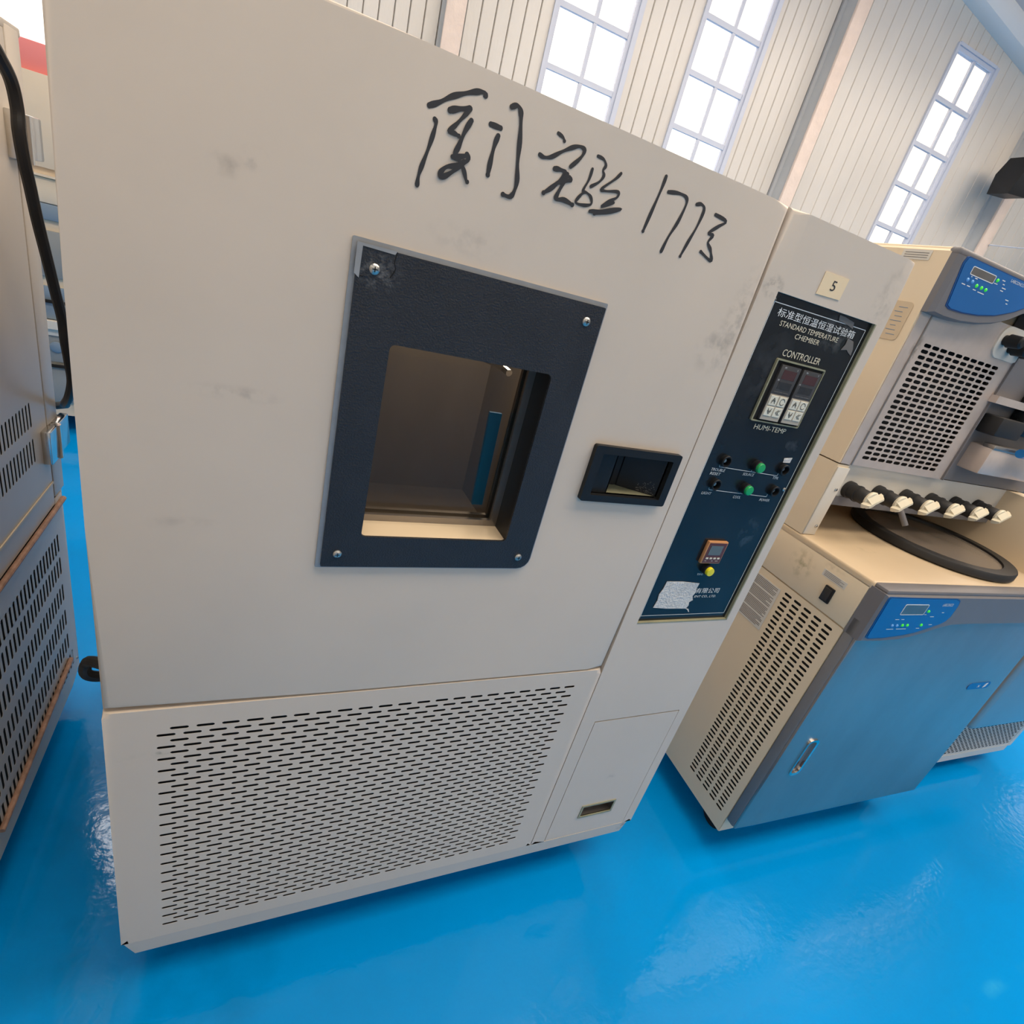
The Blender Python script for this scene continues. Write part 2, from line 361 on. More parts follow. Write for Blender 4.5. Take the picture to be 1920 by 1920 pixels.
for k, (a, b, c, d) in enumerate(WINS):
    fr = MB(); t = .035
    fr.box(a, a + t, -.01, .05, c, d).box(b - t, b, -.01, .05, c, d).box(a + t, b - t, -.01, .05, c, c + t).box(a + t, b - t, -.01, .05, d - t, d)
    fr.box(a - .02, a + .005, -.025, .0, c - .02, d + .02).box(b - .005, b + .045, -.03, .0, c - .02, d + .02).box(a, b, -.025, .0, d, d + .03).box(a - .02, b + .045, -.05, .0, c - .04, c)
    wo = wallobj('window_%d' % (k + 1), fr, 'window_frame')
    mid = (a + b) / 2 + .01; bw = .018
    zz = [c + t] + ROWS[k] + [d - t]
    wallobj('mullion', MB().box(mid - bw, mid + bw, .0, .03, c + t, d - t), 'window_frame', wo)
    for z in ROWS[k]:
        wallobj('glazing_bar', MB().box(a + t, b - t, -.003, .033, z - .022, z + .022), 'window_frame', wo)
    for i in range(len(zz) - 1):
        for x0, x1 in ((a + t, mid - bw), (mid + bw, b - t)):
            z0 = zz[i] + (.022 if i else 0); z1 = zz[i + 1] - (.022 if i < len(zz) - 2 else 0)
            wallobj('pane', MB().box(x0, x1, .013, .017, z0, z1), 'window_glass', wo, ang=0)
# steel columns against the wall, cream sprayed flange and grey web
for k, (a, b, p) in enumerate(((-.985, -.825, .2), (2.90, 3.06, .22), (6.28, 6.46, .22))):
    col = wallobj('trim_%d' % (k + 1), MB().box(a + .03, b - .03, -p + .02, .03, FZ, 5.6), 'column_grey')
    wallobj('column_flange', MB().bbox(a, b, -p, -p + .035, FZ, 5.6, .008), 'cream_foam', col)
    wallobj('column_flange', MB().box(a - .01, b + .01, -.02, .02, FZ, 5.6), 'column_grey', col)
def roofz(u): return 5.19 - .139 * (u - 4.36) if u < 6.6 else 4.879 + .139 * (u - 6.6)
tr = MB(); 
for uu in ((-9, 6.6, 12.5),):
    loops = []
    for u in uu:
        z = roofz(u); loops.append([(u, .05, z), (u, -.10, z), (u, -.16, z + .03), (u, -.19, z + .09), (u, -.19, z + .20), (u, -.15, z + .27), (u, .05, z + .28)])
    tr.loft(loops, True, True)
wallobj('trim_4', tr, 'roof_trim')
ce = MB(); 
ce.loft([[(u, -11, roofz(u) + .2), (u, .1, roofz(u) + .2), (u, .1, roofz(u) + .3), (u, -11, roofz(u) + .3)] for u in (-9, 6.6, 12.5)], True, True)
wallobj('ceiling', ce, 'ceiling', ang=0)
struct(MB().box(-9.3, -9.1, -11.2, 6.2, FZ, 7.4).build('wall_left', 'hall_wall', ang=0)); struct(MB().box(14.0, 14.2, -11.2, .7, FZ, 6.0).box(14.0, 14.2, .7, 1.6, FZ, 4.95).box(14.0, 14.2, .7, 1.6, 5.55, 6.0).box(14.0, 14.2, 1.6, 4.6, FZ, 6.0).build('wall_right', 'hall_wall', ang=0)); struct(sheet([-9.3, 14.2], [FZ, 7.4], [(1.5, 5.5, 3.9, 5.7)], -7.5, -7.3).build('wall_front', 'hall_wall', ang=0))

# ================================================================== test chamber
T = thing('test_chamber', 'large pale grey climatic test chamber with handwritten black marker writing and a black-framed viewing window', 'test chamber', (.6, .45, FZ))
sh = MB()
sh.bbox(.006, 1.2, .062, .95, 1.60, 1.635, .004).box(.006, .03, .062, .95, .095, 1.60).box(1.176, 1.2, .062, .95, .095, 1.60).box(.03, 1.176, .925, .95, .095, 1.60).box(.03, 1.176, .062, .925, .095, .115)
sh.build('body', 'chamber_paint', T)
MB().box(.03, .88, .10, .925, .715, .735).build('partition', 'steel_dark', T)
MB().box(.875, .885, .065, .925, .115, 1.60).build('partition', 'steel_dark', T)
DX0, DX1 = .326, .560; DZ0, DZ1 = 1.0525, 1.332
d_ = sheet([0, .8775], [.7425, 1.637], [(DX0 - .006, DX1 + .006, DZ0 - .006, DZ1 + .006), (.690, .838, 1.150, 1.224)], 0, .06, .011)
door = d_.build('door', 'chamber_paint', T)
# viewing window: metal strip, black plate, reveal, two framed panes
def ring(o, i, y0, y1, r0=.002, r1=.006, br=None):
    A = rrect(*o, r0, 4, br); B = rrect(*i, r1, 4)
    return MB().loft([[(x, y1, z) for x, z in B], [(x, y0, z) for x, z in B], [(x, y0, z) for x, z in A], [(x, y1, z) for x, z in A]])
ring((.2675, .6185, .9965, 1.4425), (DX0 - .004, DX1 + .004, DZ0 - .004, DZ1 + .004), -.003, .001, .002, .006, .022).build('window_trim', 'metal_strip', T)
plate = ring((.2745, .6145, 1.0005, 1.4365), (DX0, DX1, DZ0, DZ1), -.0075, -.0028, .002, .007, .02).build('window_plate', 'bezel_black', T)
for x, z in ((.295, 1.413), (.589, 1.413), (.296, 1.023), (.591, 1.023)):
    s_ = screw(T, x, -.0075, z, .0062)
cr = MB(); strip(cr, [(.318, 1.4365), (.3165, 1.425), (.3185, 1.418), (.314, 1.408)], .0006, -.0079); strip(cr, [(.2745, 1.402), (.283, 1.4025)], .0005, -.0079); raw(cr, 'plate_crack', 'dark_void', plate)['kind'] = 'stuff'
chip = MB(); chip.prism([(.2725, 1.4375), (.318, 1.4375), (.316, 1.4335), (.279, 1.4345), (.2785, 1.40), (.2725, 1.404)], -.0082, -.0076); chip.build('chipped_edge', 'metal_strip', plate, ang=0)
rv = MB(); a, b, c, d = DX0 - .002, DX1 + .002, DZ0 - .002, DZ1 + .002
rv.box(a - .003, b + .003, -.002, .085, c - .003, c).build('window_sill', 'beige_paint', T)
MB().box(a - .003, a, -.002, .085, c, d).box(a - .003, b + .003, -.002, .085, d, d + .003).box(b, b + .003, -.002, .085, c, d).build('window_reveal', 'black_plastic', T)
for y in (.048, .068):
    ring((a, b, c, d), (a + .010, b - .012, c + .011, d - .010), y, y + .008, .001, .002).build('pane_frame', 'steel_dark', T)
    MB().box(a + .008, b - .010, y + .003, y + .005, c + .009, d - .008).build('glass_pane', 'chamber_glass', T, ang=0)
lin_ = MB(); lin_.box(.09, .10, .085, .75, .80, 1.52).box(.77, .78, .085, .75, .80, 1.52).box(.09, .78, .085, .75, .79, .80).box(.09, .78, .085, .75, 1.52, 1.53).box(.09, .78, .75, .76, .79, 1.53)
lin_.box(.09, a, .085, .09, .79, 1.53).box(b, .78, .085, .09, .79, 1.53).box(a, b, .085, .09, .79, c).box(a, b, .085, .09, d, 1.53)
lin_.build('inner_chamber', 'inner_steel', T)
MB().prism([(.524, 1.236), (.546, 1.236), (.5505, 1.066), (.531, 1.066)], .098, .104).build('blue_reflection', 'reflection_blue', T, label='blue strip standing in for a reflection in the window glass')  # blue reflection in the glass modelled as a coloured strip
MB().tube([(.49, .2, 1.312), (.54, .16, 1.304), (.55, .12, 1.300)], .006, 8, 4).build('bulb_bracket', 'chrome', T)
cl = bpy.data.lights.new('chamber_fill_light', 'POINT'); cl.energy = 5.0; cl.color = (1, .86, .72); cl.shadow_soft_size = .02  # fill light added to brighten the inner chamber
clo = bpy.data.objects.new('chamber_fill_light', cl); C.objects.link(clo); clo.location = (.60, .30, 1.44)
MB().lathe((.60, .30, 1.52), (0, 0, -1), [(0, .02), (.012, .02), (.018, .016), (.05, .018), (.062, .010)], 16).build('fill_light_fitting', 'cap_ivory', T)  # unseen fitting put in above the added fill light
# latch
latch = ring((.6735, .8535, 1.138, 1.2375), (.690, .838, 1.150, 1.2245), -.010, .012, .004, .002).build('latch_frame', 'black_plastic', T, label='black recessed door latch')
MB().box(.688, .730, .003, .006, 1.148, 1.226).build('latch_plate', 'black_plastic', None).parent = latch
for nm, mb_, mt_ in (('latch_pocket', MB().box(.688, .84, .044, .047, 1.148, 1.226).box(.688, .69, .003, .047, 1.148, 1.226).box(.838, .84, .003, .047, 1.148, 1.226).box(.688, .84, .003, .047, 1.2245, 1.2265).box(.728, .730, .003, .047, 1.148, 1.226), 'black_plastic'),
                     ('pocket_floor', MB().box(.730, .838, .006, .044, 1.148, 1.1505), 'olive_edge'),
                     ('latch_paddle', MB().loft([[(.775, .042, 1.151), (.838, .004, 1.151), (.838, .008, 1.151), (.779, .044, 1.151)], [(.775, .042, 1.2235), (.838, .004, 1.2235), (.838, .008, 1.2235), (.779, .044, 1.2235)]], True, True), 'black_plastic')):
    mb_.build(nm, mt_).parent = latch
lw = MB()
for i in range(60): 
    x = random.uniform(.805, .834); z = 1.153 + random.random() ** 2 * .022; y = .042 - (x - .775) / .063 * .038 - .0006
    lw.add([(x, y, z), (x + .0016, y - .001, z), (x + .0016, y - .001, z + .0007), (x, y, z + .0007)], [(0, 1, 2, 3)])
sl = raw(lw, 'latch_wear', 'ink_grey', None); sl.parent = latch
# lower grille
g = MB(); GX0, GX1, GZ0, GZ1 = .012, .8655, .138, .727
rows = []
for r in range(40):
    z = .696 - r * .01337; off = .079 + (.0178 if r % 2 == 0 else 0)
    cs = [off + .0 + i * .0356 for i in range(22)]; cs = [x for x in cs if x + .013 < .834]
    rows.append((z, .01337, cs, .0356))
slots(g, lambda u, v, d: (u, d, v), GX0, GX1, GZ0, GZ1, rows, .0258, .0054, .0004)
raw(g, 'grille_sheet', 'chamber_paint', T)
fr = sheet([0, .8775], [.1375, .7375], [(GX0, GX1, GZ0, GZ1)], 0, .055, .010)
fr.build('grille_frame', 'chamber_paint', T)
MB().box(.03, .87, .008, .014, .13, .73).build('shade_backing', 'dark_void', T)  # black sheet paints the shade of the interior behind the slots
pl = MB(); pl.loft([[(.004, 0, .1375), (.8775, 0, .1375), (1.19, 0, .1375), (1.19, .9, .1375), (.004, .9, .1375)], [(.020, .004, .092), (.8775, .004, .092), (1.184, .004, .092), (1.17, .9, .092), (.02, .9, .092)]], True, True)
pl.build('plinth', 'chamber_paint', T)
# control column
PX0, PX1, PZ0, PZ1 = .9195, 1.1795, .8595, 1.526
cc = sheet([.8800, 1.2045], [.1375, 1.637], [(PX0, PX1, PZ0, PZ1), (.9185, 1.1755, .1378, .5755)], 0, .055, .009)
cc.build('control_column', 'chamber_paint', T)
sd = sheet([.9210, 1.1752], [.139, .5715], [(1.001, 1.1035, .2115, .2535)], .0006, .02, 0)
sd.build('service_door', 'chamber_paint', T)
MB().box(.9185, 1.1755, .03, .04, .138, .576).build('service_backing', 'dark_void', T)
pu = ring((.998, 1.1065, .2085, .2565), (1.003, 1.1015, .2135, .2515), -.0015, .003, .001, .001); pu.build('pull_rim', 'olive_edge', T)
MB().box(1.001, 1.1035, .020, .022, .2115, .2535).box(1.001, 1.003, .001, .022, .2115, .2535).box(1.1015, 1.1035, .001, .022, .2115, .2535).box(1.001, 1.1035, .001, .022, .2115, .2135).box(1.001, 1.1035, .001, .022, .2515, .2535).build('pull_recess', 'steel_dark', T)
for x in (.12, 1.06):
    for y in (.14, .84):
        ca = MB(); ca.cyl((x - .015, y, FZ + .056), (x + .016, y, FZ + .056), .056, n=24).box(x - .025, x + .025, y - .02, y + .02, .07, .092).box(x - .022, x - .017, y - .012, y + .012, .0, .075).box(x + .017, x + .022, y - .012, y + .012, .0, .075)
        ca.build('caster', 'rubber_black', T)
MB().tube([(.01, .10, .725), (-.03, .12, .73), (-.052, .15, .705), (-.054, .15, .68), (-.03, .16, .665), (.01, .18, .668)], .009, 10, 6).build('side_loop', 'rubber_black', T, label='black loop handle on the left side of the chamber')
# recessed black control panel
PY = .006
cp = MB(); cp.box(PX0 - .004, PX1 + .004, PY, PY + .006, PZ0 - .004, PZ1 + .004); panel = cp.build('control_panel', 'panel_black', T, label='black printed control panel')
ed = MB().box(PX1 - .003, PX1 + .0005, -.0005, PY, PZ0, PZ1).box(PX0, PX1, -.0005, PY, PZ0 - .0005, PZ0 + .0025); ed.build('panel_edging', 'olive_edge', T)
def on_panel(o): 
    if o: o.parent = panel; o.location = (0, 0, 0)
    return o
def to_T(o):
    if o: o.parent = T; o.location = [-v for v in T['_base']]
    return o
def bars(lst, y, mt, nm, w=.0005):
    mb_ = MB()
    for (xa, za, xb, zb) in lst:
        dx, dz = xb - xa, zb - za; l = math.hypot(dx, dz) or 1; nx, nz = -dz / l * w, dx / l * w
        mb_.add([(xa + nx, y, za + nz), (xb + nx, y, zb + nz), (xb - nx, y, zb - nz), (xa - nx, y, za - nz)], [(0, 1, 2, 3)])
    return raw(mb_, nm, mt, None)
Y1 = PY - .0005
on_panel(bars([(.9265, 1.5115, 1.167, 1.5125), (.9265, 1.5115, .9265, .8755), (1.167, 1.5125, 1.167, .8755), (.9265, .8755, 1.167, .8755)], Y1, 'print_white', 'border_line', .0006))
for body, x0, z0, x1, h, mt_ in (('标准型恒温恒湿试验箱', .943, 1.4925, 1.145, .0135, 'print_white'), ('STANDARD TEMPERATURE', .958, 1.4795, 1.110, .0085, 'print_gold'), ('CHEMBER', 1.004, 1.4665, 1.068, .0085, 'print_gold'), ('CONTROLLER', .993, 1.4355, 1.092, .0115, 'print_gold'),
        ('HUMI-TEMP', 1.004, 1.3025, 1.089, .0095, 'print_gold'), ('TROUBLE', .946, 1.2125, .981, .0055, 'print_white'), ('RESET', .947, 1.2045, .974, .0055, 'print_white'), ('SOURCE', 1.030, 1.2105, 1.060, .0055, 'print_white'), ('TPR', 1.114, 1.2100, 1.130, .0055, 'print_white'),
        ('LIGHT', .947, 1.1635, .972, .0055, 'print_white'), ('COOL', 1.032, 1.1610, 1.052, .0055, 'print_white'), ('POWER', 1.107, 1.1600, 1.136, .0055, 'print_white'), ('TIME', 1.031, .9785, 1.048, .0045, 'print_white'), ('有限公司', 1.0500, .9315, 1.118, .0135, 'print_white'), ('ENT CO., LTD.', 1.0525, .9195, 1.116, .0065, 'print_white')):
    on_panel(text(body, x0, z0, h, Y1, mt_, None, x1, 'lettering', .12 if mt_ == 'print_white' and body.isascii() else 0))
on_panel(bars([(.9615, 1.2275, .9625, 1.2215), (.9625, 1.2215, 1.1235, 1.2175), (1.1235, 1.2175, 1.1235, 1.224), (1.048, 1.2195, 1.048, 1.224), (.960, 1.180, .961, 1.174), (.961, 1.174, 1.122, 1.1705), (1.122, 1.1705, 1.122, 1.1765), (1.047, 1.172, 1.047, 1.1775)], Y1, 'print_white', 'circuit_line', .0005))
for x, z in ((.924, 1.5135), (.922, 1.195), (.9235, .8735), (1.1625, 1.190)): to_T(screw(None, x, PY, z, .004))
# controller cut-out with two digital controllers
fr_ = ring((.9845, 1.1125, 1.3175, 1.4305), (.9878, 1.1105, 1.3198, 1.4275), PY - .004, PY, .003, .001).build('controller_frame', 'olive_edge', None); on_panel(fr_)
on_panel(MB().box(.9878, 1.1105, PY - .0008, PY - .0002, 1.3198, 1.4275).build('controller_well', 'dark_void', None))
for x0 in (1.0000, 1.0565):
    W = .0495; md = to_T(MB().bbox(x0, x0 + W, PY - .006, PY, 1.3225, 1.4225, .001).build('digital_controller', 'module_grey', None)); yy = PY - .0064
    def sub(o): o.parent = md; return o
    sub(MB().box(x0 + .009, x0 + .042, yy, yy + .002, 1.3985, 1.4145).build('display', 'display_red', None)); sub(MB().box(x0 + .009, x0 + .042, yy, yy + .002, 1.381, 1.3935).build('display', 'display_dark', None))
    sub(MB().box(x0 + .001, x0 + W - .001, yy - .0006, yy + .002, 1.3235, 1.3705).build('keypad', 'key_base', None))
    sub(text('PV', x0 + .008, 1.4165, .003, yy, 'print_white', None)); sub(text('S', x0 + .040, 1.4165, .003, yy, 'print_white', None)); sub(text('SV', x0 + .003, 1.3945, .003, yy, 'print_white', None))
    sub(bars([(x0 + .006, 1.3755, x0 + .018, 1.3755), (x0 + .020, 1.3755, x0 + .028, 1.3755), (x0 + .030, 1.3755, x0 + .043, 1.3755)], yy, 'ink_grey', 'scale_mark', .0005))
    for i, (kx, kz) in enumerate(((.0035, 1.351), (.026, 1.351), (.0035, 1.331), (.026, 1.331))):
        ax, az, s_ = x0 + kx, kz, .0185
        ky = sub(MB().bbox(ax, ax + .0195, yy - .0018, yy - .0004, az, az + s_ - .001, .0005, 1).build('key', 'key_white', None)); cx, cz, q = ax + .0098, az + .0088, .0048; yk = yy - .0022
        if i == 0: L_ = [(cx - q, cz - .002, cx, cz + q), (cx, cz + q, cx + q, cz - .002), (cx - q, cz - .0055, cx, cz + .0015), (cx, cz + .0015, cx + q, cz - .0055)]
        elif i == 2: L_ = [(cx - q, cz + .002, cx, cz - q), (cx, cz - q, cx + q, cz + .002), (cx - q, cz + .0055, cx, cz - .0015), (cx, cz - .0015, cx + q, cz + .0055)]
        elif i == 3: L_ = [(cx + .001, cz + q, cx - q, cz), (cx - q, cz, cx + .001, cz - q), (cx + .005, cz + q, cx - .001, cz), (cx - .001, cz, cx + .005, cz - q)]
        else: L_ = [(cx + .0058 * math.cos(t), cz + .0058 * math.sin(t), cx + .0058 * math.cos(t + .53), cz + .0058 * math.sin(t + .53)) for t in [2 * PI * j / 12 for j in range(11)]]
        sm = bars(L_, yk, 'marker_ink', 'key_symbol', .0006); sm.parent = md
# push buttons, empty lamp sockets
for x, z, green in ((.969, 1.235, 0), (1.056, 1.233, 1), (1.130, 1.233, 0), (.969, 1.187, 0), (1.053, 1.185, 1), (1.132, 1.186, 0)):
    if green:
        x -= .003
        bz = to_T(MB().lathe((x, PY, z), (0, -1, 0), [(0, .0115), (.010, .0115), (.011, .0105), (.011, .009)], 24).build('lamp_bezel', 'black_plastic', None))
        cpn = MB().lathe((x, PY - .010, z), (0, -1, 0), [(0, .0098), (.005, .0098), (.0065, .0088), (.0068, .006)], 24).build('green_lens', 'green_cap', None, label='green push button lens'); cpn.parent = bz
    else:
        x -= .001
        bz = to_T(MB().lathe((x, PY, z), (0, -1, 0), [(0, .0115), (.008, .0115), (.009, .0105), (.009, .0085), (-.001, .0080)], 24, True, False).build('lamp_socket', 'black_plastic', None))
        c2 = MB().cyl((x, PY + .001, z), (x, PY - .003, z), .0035, n=10).build('socket_contact', 'screw', None); c2.parent = bz
on_panel(MB().prism([(1.1195, 1.2555), (1.141, 1.2585), (1.1405, 1.2475), (1.121, 1.2465)], PY - .0012, PY - .0004).build('paper_tag', 'paper_torn', None))
tm = to_T(MB().bbox(1.0165, 1.0705, PY - .008, PY, 1.012, 1.0645, .002).build('timer', 'orange_tan', None, label='small tan timer module'))
for nm, mb_, mt_ in (('timer_face', MB().box(1.0195, 1.0675, PY - .0086, PY - .007, 1.0145, 1.0615), 'brown'), ('timer_screen', MB().box(1.0255, 1.0595, PY - .0091, PY - .008, 1.0335, 1.0555), 'lcd_grey')):
    mb_.build(nm, mt_).parent = tm
for i in range(4): MB().box(1.0245 + i * .0105, 1.0310 + i * .0105, PY - .0095, PY - .0085, 1.0240, 1.0275).build('timer_key', 'key_white').parent = tm
bars([(1.024, 1.0195, 1.029, 1.0195), (1.042, 1.0195, 1.047, 1.0195), (1.053, 1.0195, 1.061, 1.0195)], PY - .0089, 'print_gold', 'timer_print', .0006).parent = tm
yb = to_T(MB().lathe((1.048, PY, .9955), (0, -1, 0), [(0, .012), (.009, .012), (.010, .011), (.010, .0095)], 24).build('button_bezel', 'black_plastic', None))
MB().lathe((1.048, PY - .009, .9955), (0, -1, 0), [(0, .0098), (.006, .0098), (.0075, .009), (.0078, .006)], 24).build('yellow_cap', 'yellow_cap', None, label='round yellow push button').parent = yb
tp = [(.957, .963), (1.000, .9625), (1.049, .958), (1.0475, .945), (1.0505, .935), (1.046, .925), (1.052, .914), (1.044, .909), (1.047, .900), (1.0425, .8915), (.99, .893), (.950, .8965), (.953, .915), (.9505, .93), (.955, .945)]
on_panel(MB().prism(tp, PY - .0014, PY - .0006).build('torn_paper', 'paper_torn', None, ang=0, label='torn grey paper stuck over the maker name'))
on_panel(MB().prism([(1.0405, .8925), (1.052, .890), (1.0575, .882), (1.055, .882), (1.050, .8875)], PY - .0012, PY - .0007).build('torn_paper', 'paper_torn', None, ang=0))
sm_ = MB(); 
for pts in ([(1.085, 1.523), (1.10, 1.5225), (1.128, 1.5185), (1.132, 1.508), (1.118, 1.511), (1.10, 1.5135), (1.088, 1.514)], [(1.132, 1.492), (1.15, 1.489), (1.158, 1.4765), (1.160, 1.4655), (1.150, 1.469), (1.143, 1.473), (1.128, 1.470), (1.133, 1.481)]):
    sm_.prism(pts, PY - .0012, PY - .0007)
on_panel(sm_.build('tape_residue', 'ink_grey', None, ang=0, label='grey tape residue on the panel corner'))
# number sticker and marker writing
st = MB().prism([(1.0005, 1.5755), (1.0600, 1.5765), (1.0590, 1.5425), (1.0000, 1.5405)], -.0012, -.0002).build('number_sticker', 'paper_cream', T, label='cream sticker with the number 5')
t5 = text('5', 1.0255, 1.5515, .0155, -.0016, 'marker_ink', None, 1.0365); t5.parent = st
STROKES = [(0.00362, [(0.33, 1.586), (0.34, 1.592), (0.352, 1.601), (0.365, 1.608), (0.378, 1.614), (0.386, 1.616), (0.389, 1.614)]), (0.00311, [(0.338, 1.576), (0.34, 1.573), (0.339, 1.563), (0.336, 1.547), (0.332, 1.53), (0.33, 1.519), (0.33, 1.51)]), (0.00414, [(0.353, 1.589), (0.362, 1.593), (0.374, 1.597)]), (0.00311, [(0.374, 1.596), (0.368, 1.587), (0.361, 1.577), (0.355, 1.57), (0.361, 1.57), (0.367, 1.569)]), (0.00362, [(0.378, 1.587), (0.373, 1.575), (0.369, 1.56), (0.366, 1.55), (0.371, 1.55), (0.38, 1.554)]), (0.00362, [(0.38, 1.555), (0.382, 1.55), (0.373, 1.542), (0.36, 1.537), (0.354, 1.53), (0.354, 1.525), (0.36, 1.528), (0.37, 1.537), (0.378, 1.547)]), (0.00311, [(0.364, 1.548), (0.372, 1.547), (0.379, 1.54), (0.384, 1.531), (0.386, 1.529)]), (0.00362, [(0.401, 1.591), (0.413, 1.591)]), (0.00362, [(0.412, 1.583), (0.41, 1.573), (0.409, 1.558), (0.409, 1.543)]), (0.00362, [(0.421, 1.614), (0.427, 1.617), (0.432, 1.614), (0.435, 1.605), (0.439, 1.585), (0.442, 1.564), (0.446, 1.547), (0.445, 1.535), (0.441, 1.529), (0.432, 1.529)]), (0.00259, [(0.484, 1.608), (0.491, 1.606), (0.494, 1.603)]), (0.00311, [(0.467, 1.581), (0.473, 1.58), (0.482, 1.583), (0.494, 1.592), (0.506, 1.6), (0.516, 1.604), (0.523, 1.602), (0.52, 1.593), (0.51, 1.581)]), (0.00362, [(0.49, 1.573), (0.497, 1.574), (0.505, 1.573), (0.501, 1.564), (0.492, 1.553), (0.483, 1.545)]), (0.00311, [(0.512, 1.57), (0.515, 1.567), (0.508, 1.565), (0.497, 1.559)]), (0.00362, [(0.508, 1.572), (0.505, 1.56), (0.501, 1.547), (0.502, 1.543), (0.512, 1.545), (0.525, 1.543)]), (0.00311, [(0.543, 1.602), (0.552, 1.601), (0.557, 1.596), (0.555, 1.59), (0.558, 1.585), (0.554, 1.577), (0.544, 1.569)]), (0.00311, [(0.54, 1.587), (0.539, 1.575), (0.535, 1.562), (0.541, 1.561), (0.548, 1.558), (0.551, 1.551), (0.541, 1.547), (0.529, 1.547), (0.533, 1.556), (0.538, 1.561)]), (0.00311, [(0.581, 1.594), (0.575, 1.586), (0.56, 1.571), (0.566, 1.57), (0.584, 1.574), (0.585, 1.568), (0.574, 1.56), (0.566, 1.552), (0.582, 1.561)]), (0.00362, [(0.552, 1.543), (0.563, 1.546), (0.58, 1.552), (0.596, 1.557), (0.581, 1.55), (0.559, 1.542)]), (0.00311, [(0.648, 1.61), (0.647, 1.596), (0.643, 1.569), (0.639, 1.542)]), (0.00311, [(0.659, 1.595), (0.676, 1.598), (0.689, 1.597), (0.693, 1.589), (0.689, 1.566), (0.682, 1.546), (0.678, 1.526)]), (0.00311, [(0.71, 1.594), (0.718, 1.596), (0.725, 1.591), (0.723, 1.57), (0.717, 1.548), (0.712, 1.528)]), (0.00311, [(0.747, 1.591), (0.769, 1.588), (0.759, 1.579), (0.746, 1.567), (0.755, 1.566), (0.751, 1.556), (0.759, 1.549), (0.764, 1.543), (0.767, 1.535), (0.744, 1.542)])]
for nm, i0, i1 in (('first character', 0, 7), ('second character', 7, 10), ('third character', 10, 15), ('fourth character', 15, 19), ('digit one', 19, 20), ('first digit seven', 20, 21), ('second digit seven', 21, 22), ('last character', 22, 23)):
    wr = MB()
    for k, (w_, pts) in enumerate(STROKES[i0:i1]): strip(wr, pts, w_ * (.62 if i0 == 15 else .78), -.0004 - k * .00018)
    raw(wr, 'marker_character', 'marker_ink', T, label='handwritten black marker, ' + nm)

# ================================================================== louvred cabinet on the left
LX = -.272
K = thing('louvred_cabinet', 'beige metal cabinet with rows of black louvre slots at the left edge', 'cabinet', (-.75, -.1, FZ))
MB().box(-1.25, LX - .004, -1.1, .885, .055, 1.618).build('body', 'left_paint', K)
P_ = lambda u, v, d: (LX - d, u, v)
Y0 = -1.1
def lrow(zc, L, y1, pitch, y0=-.05):
    n = int((y1 - y0) / pitch); return (zc, L + .006, [y1 - .006 - i * pitch for i in range(n)], pitch)
a1 = MB(); slots(a1, P_, Y0, .8165, .709, 1.612, [], .05, .006, .01, True)
a1 = MB(); slots(a1, P_, Y0, .8165, .709, 1.612, [lrow(.9085, .056, .735, .0178, .1), lrow(.8255, .058, .733, .0178, .1), (1.36, .08, [.50], .02)], .058, .0088, .0008, True); raw(a1, 'side_panel', 'left_paint', K)
a2 = MB(); slots(a2, P_, Y0, .8165, .645, .7035, [], .05, .006, .01, True); raw(a2, 'side_panel', 'left_paint', K)
a3 = MB(); slots(a3, P_, Y0, .862, .095, .628, [lrow(.5335, .040, .8135, .0205, .1), lrow(.464, .058, .8135, .0205, .1), lrow(.380, .055, .811, .0205, .1), lrow(.2965, .053, .809, .0205, .1), lrow(.2155, .052, .807, .0205, .1)] + [lrow(.138, .046, .83, .0205, .1)], .054, .0108, .0008, True); raw(a3, 'lower_panel', 'left_paint', K)
bk = MB().box(LX - .0035, LX - .003, -.1, .84, .10, .95); bk.build('slot_backing', 'dark_void', K, ang=0)  # black sheet paints the dark inside the louvre slots
MB().bbox(LX - .05, LX + .001, .8225, .892, .66, 1.622, .004).build('rear_stile', 'left_paint', K)
MB().bbox(LX - .05, LX - .0005, .8225, .875, .095, .655, .003).build('rear_stile', 'left_paint', K)
MB().loft([[(LX, Y0, .048), (LX, .80, .048), (LX, .852, .062), (LX, .862, .095), (LX, Y0, .095)], [(-1.25, Y0, .048), (-1.25, .80, .048), (-1.25, .852, .062), (-1.25, .862, .095), (-1.25, Y0, .095)]], True, True).build('bottom_rail', 'left_paint', K)
MB().bbox(-1.25, LX, Y0, .905, 1.612, 1.628, .004).build('top_panel', 'left_paint', K)
MB().box(LX, LX + .003, Y0, .815, .7035, .7085).build('panel_joint', 'pale_line', K)
MB().cyl((LX + .004, Y0, .637), (LX + .004, .868, .636), .0062, n=10).build('seal_strip', 'rust_strip', K, label='rust-coloured strip along the lower panel joint')
MB().cyl((LX + .004, .30, .118), (LX + .006, .79, .160), .0062, n=10).build('seal_strip', 'rust_strip', K, label='loose rust-coloured strip hanging across the slots')
for z0, z1 in ((1.405, 1.486), (.770, .853)):
    h = MB().bbox(LX - .002, LX + .018, .775, .828, z0, z1, .003).bbox(LX - .002, LX + .016, .846, .918, z0 + .004, z1, .003).build('hinge', 'chrome', K)
    MB().cyl((LX + .012, .837, z0 - .004), (LX + .012, .837, z1 - .002), .0105, n=14).build('hinge_pin', 'chrome').parent = h
screw(K, LX + .0, .857, .105, .005, d=(1, 0, 0))
MB().box(LX - .001, LX + .004, .800, .812, 1.535, 1.555).build('label_plate', 'black_plastic', K)
for x in (-1.15, -.36):
    for y in (-1.0, .76): MB().lathe((x, y, FZ), (0, 0, 1), [(0, .028), (.012, .028), (.018, .012), (.11, .012)], 16).build('foot', 'rubber_black', K)
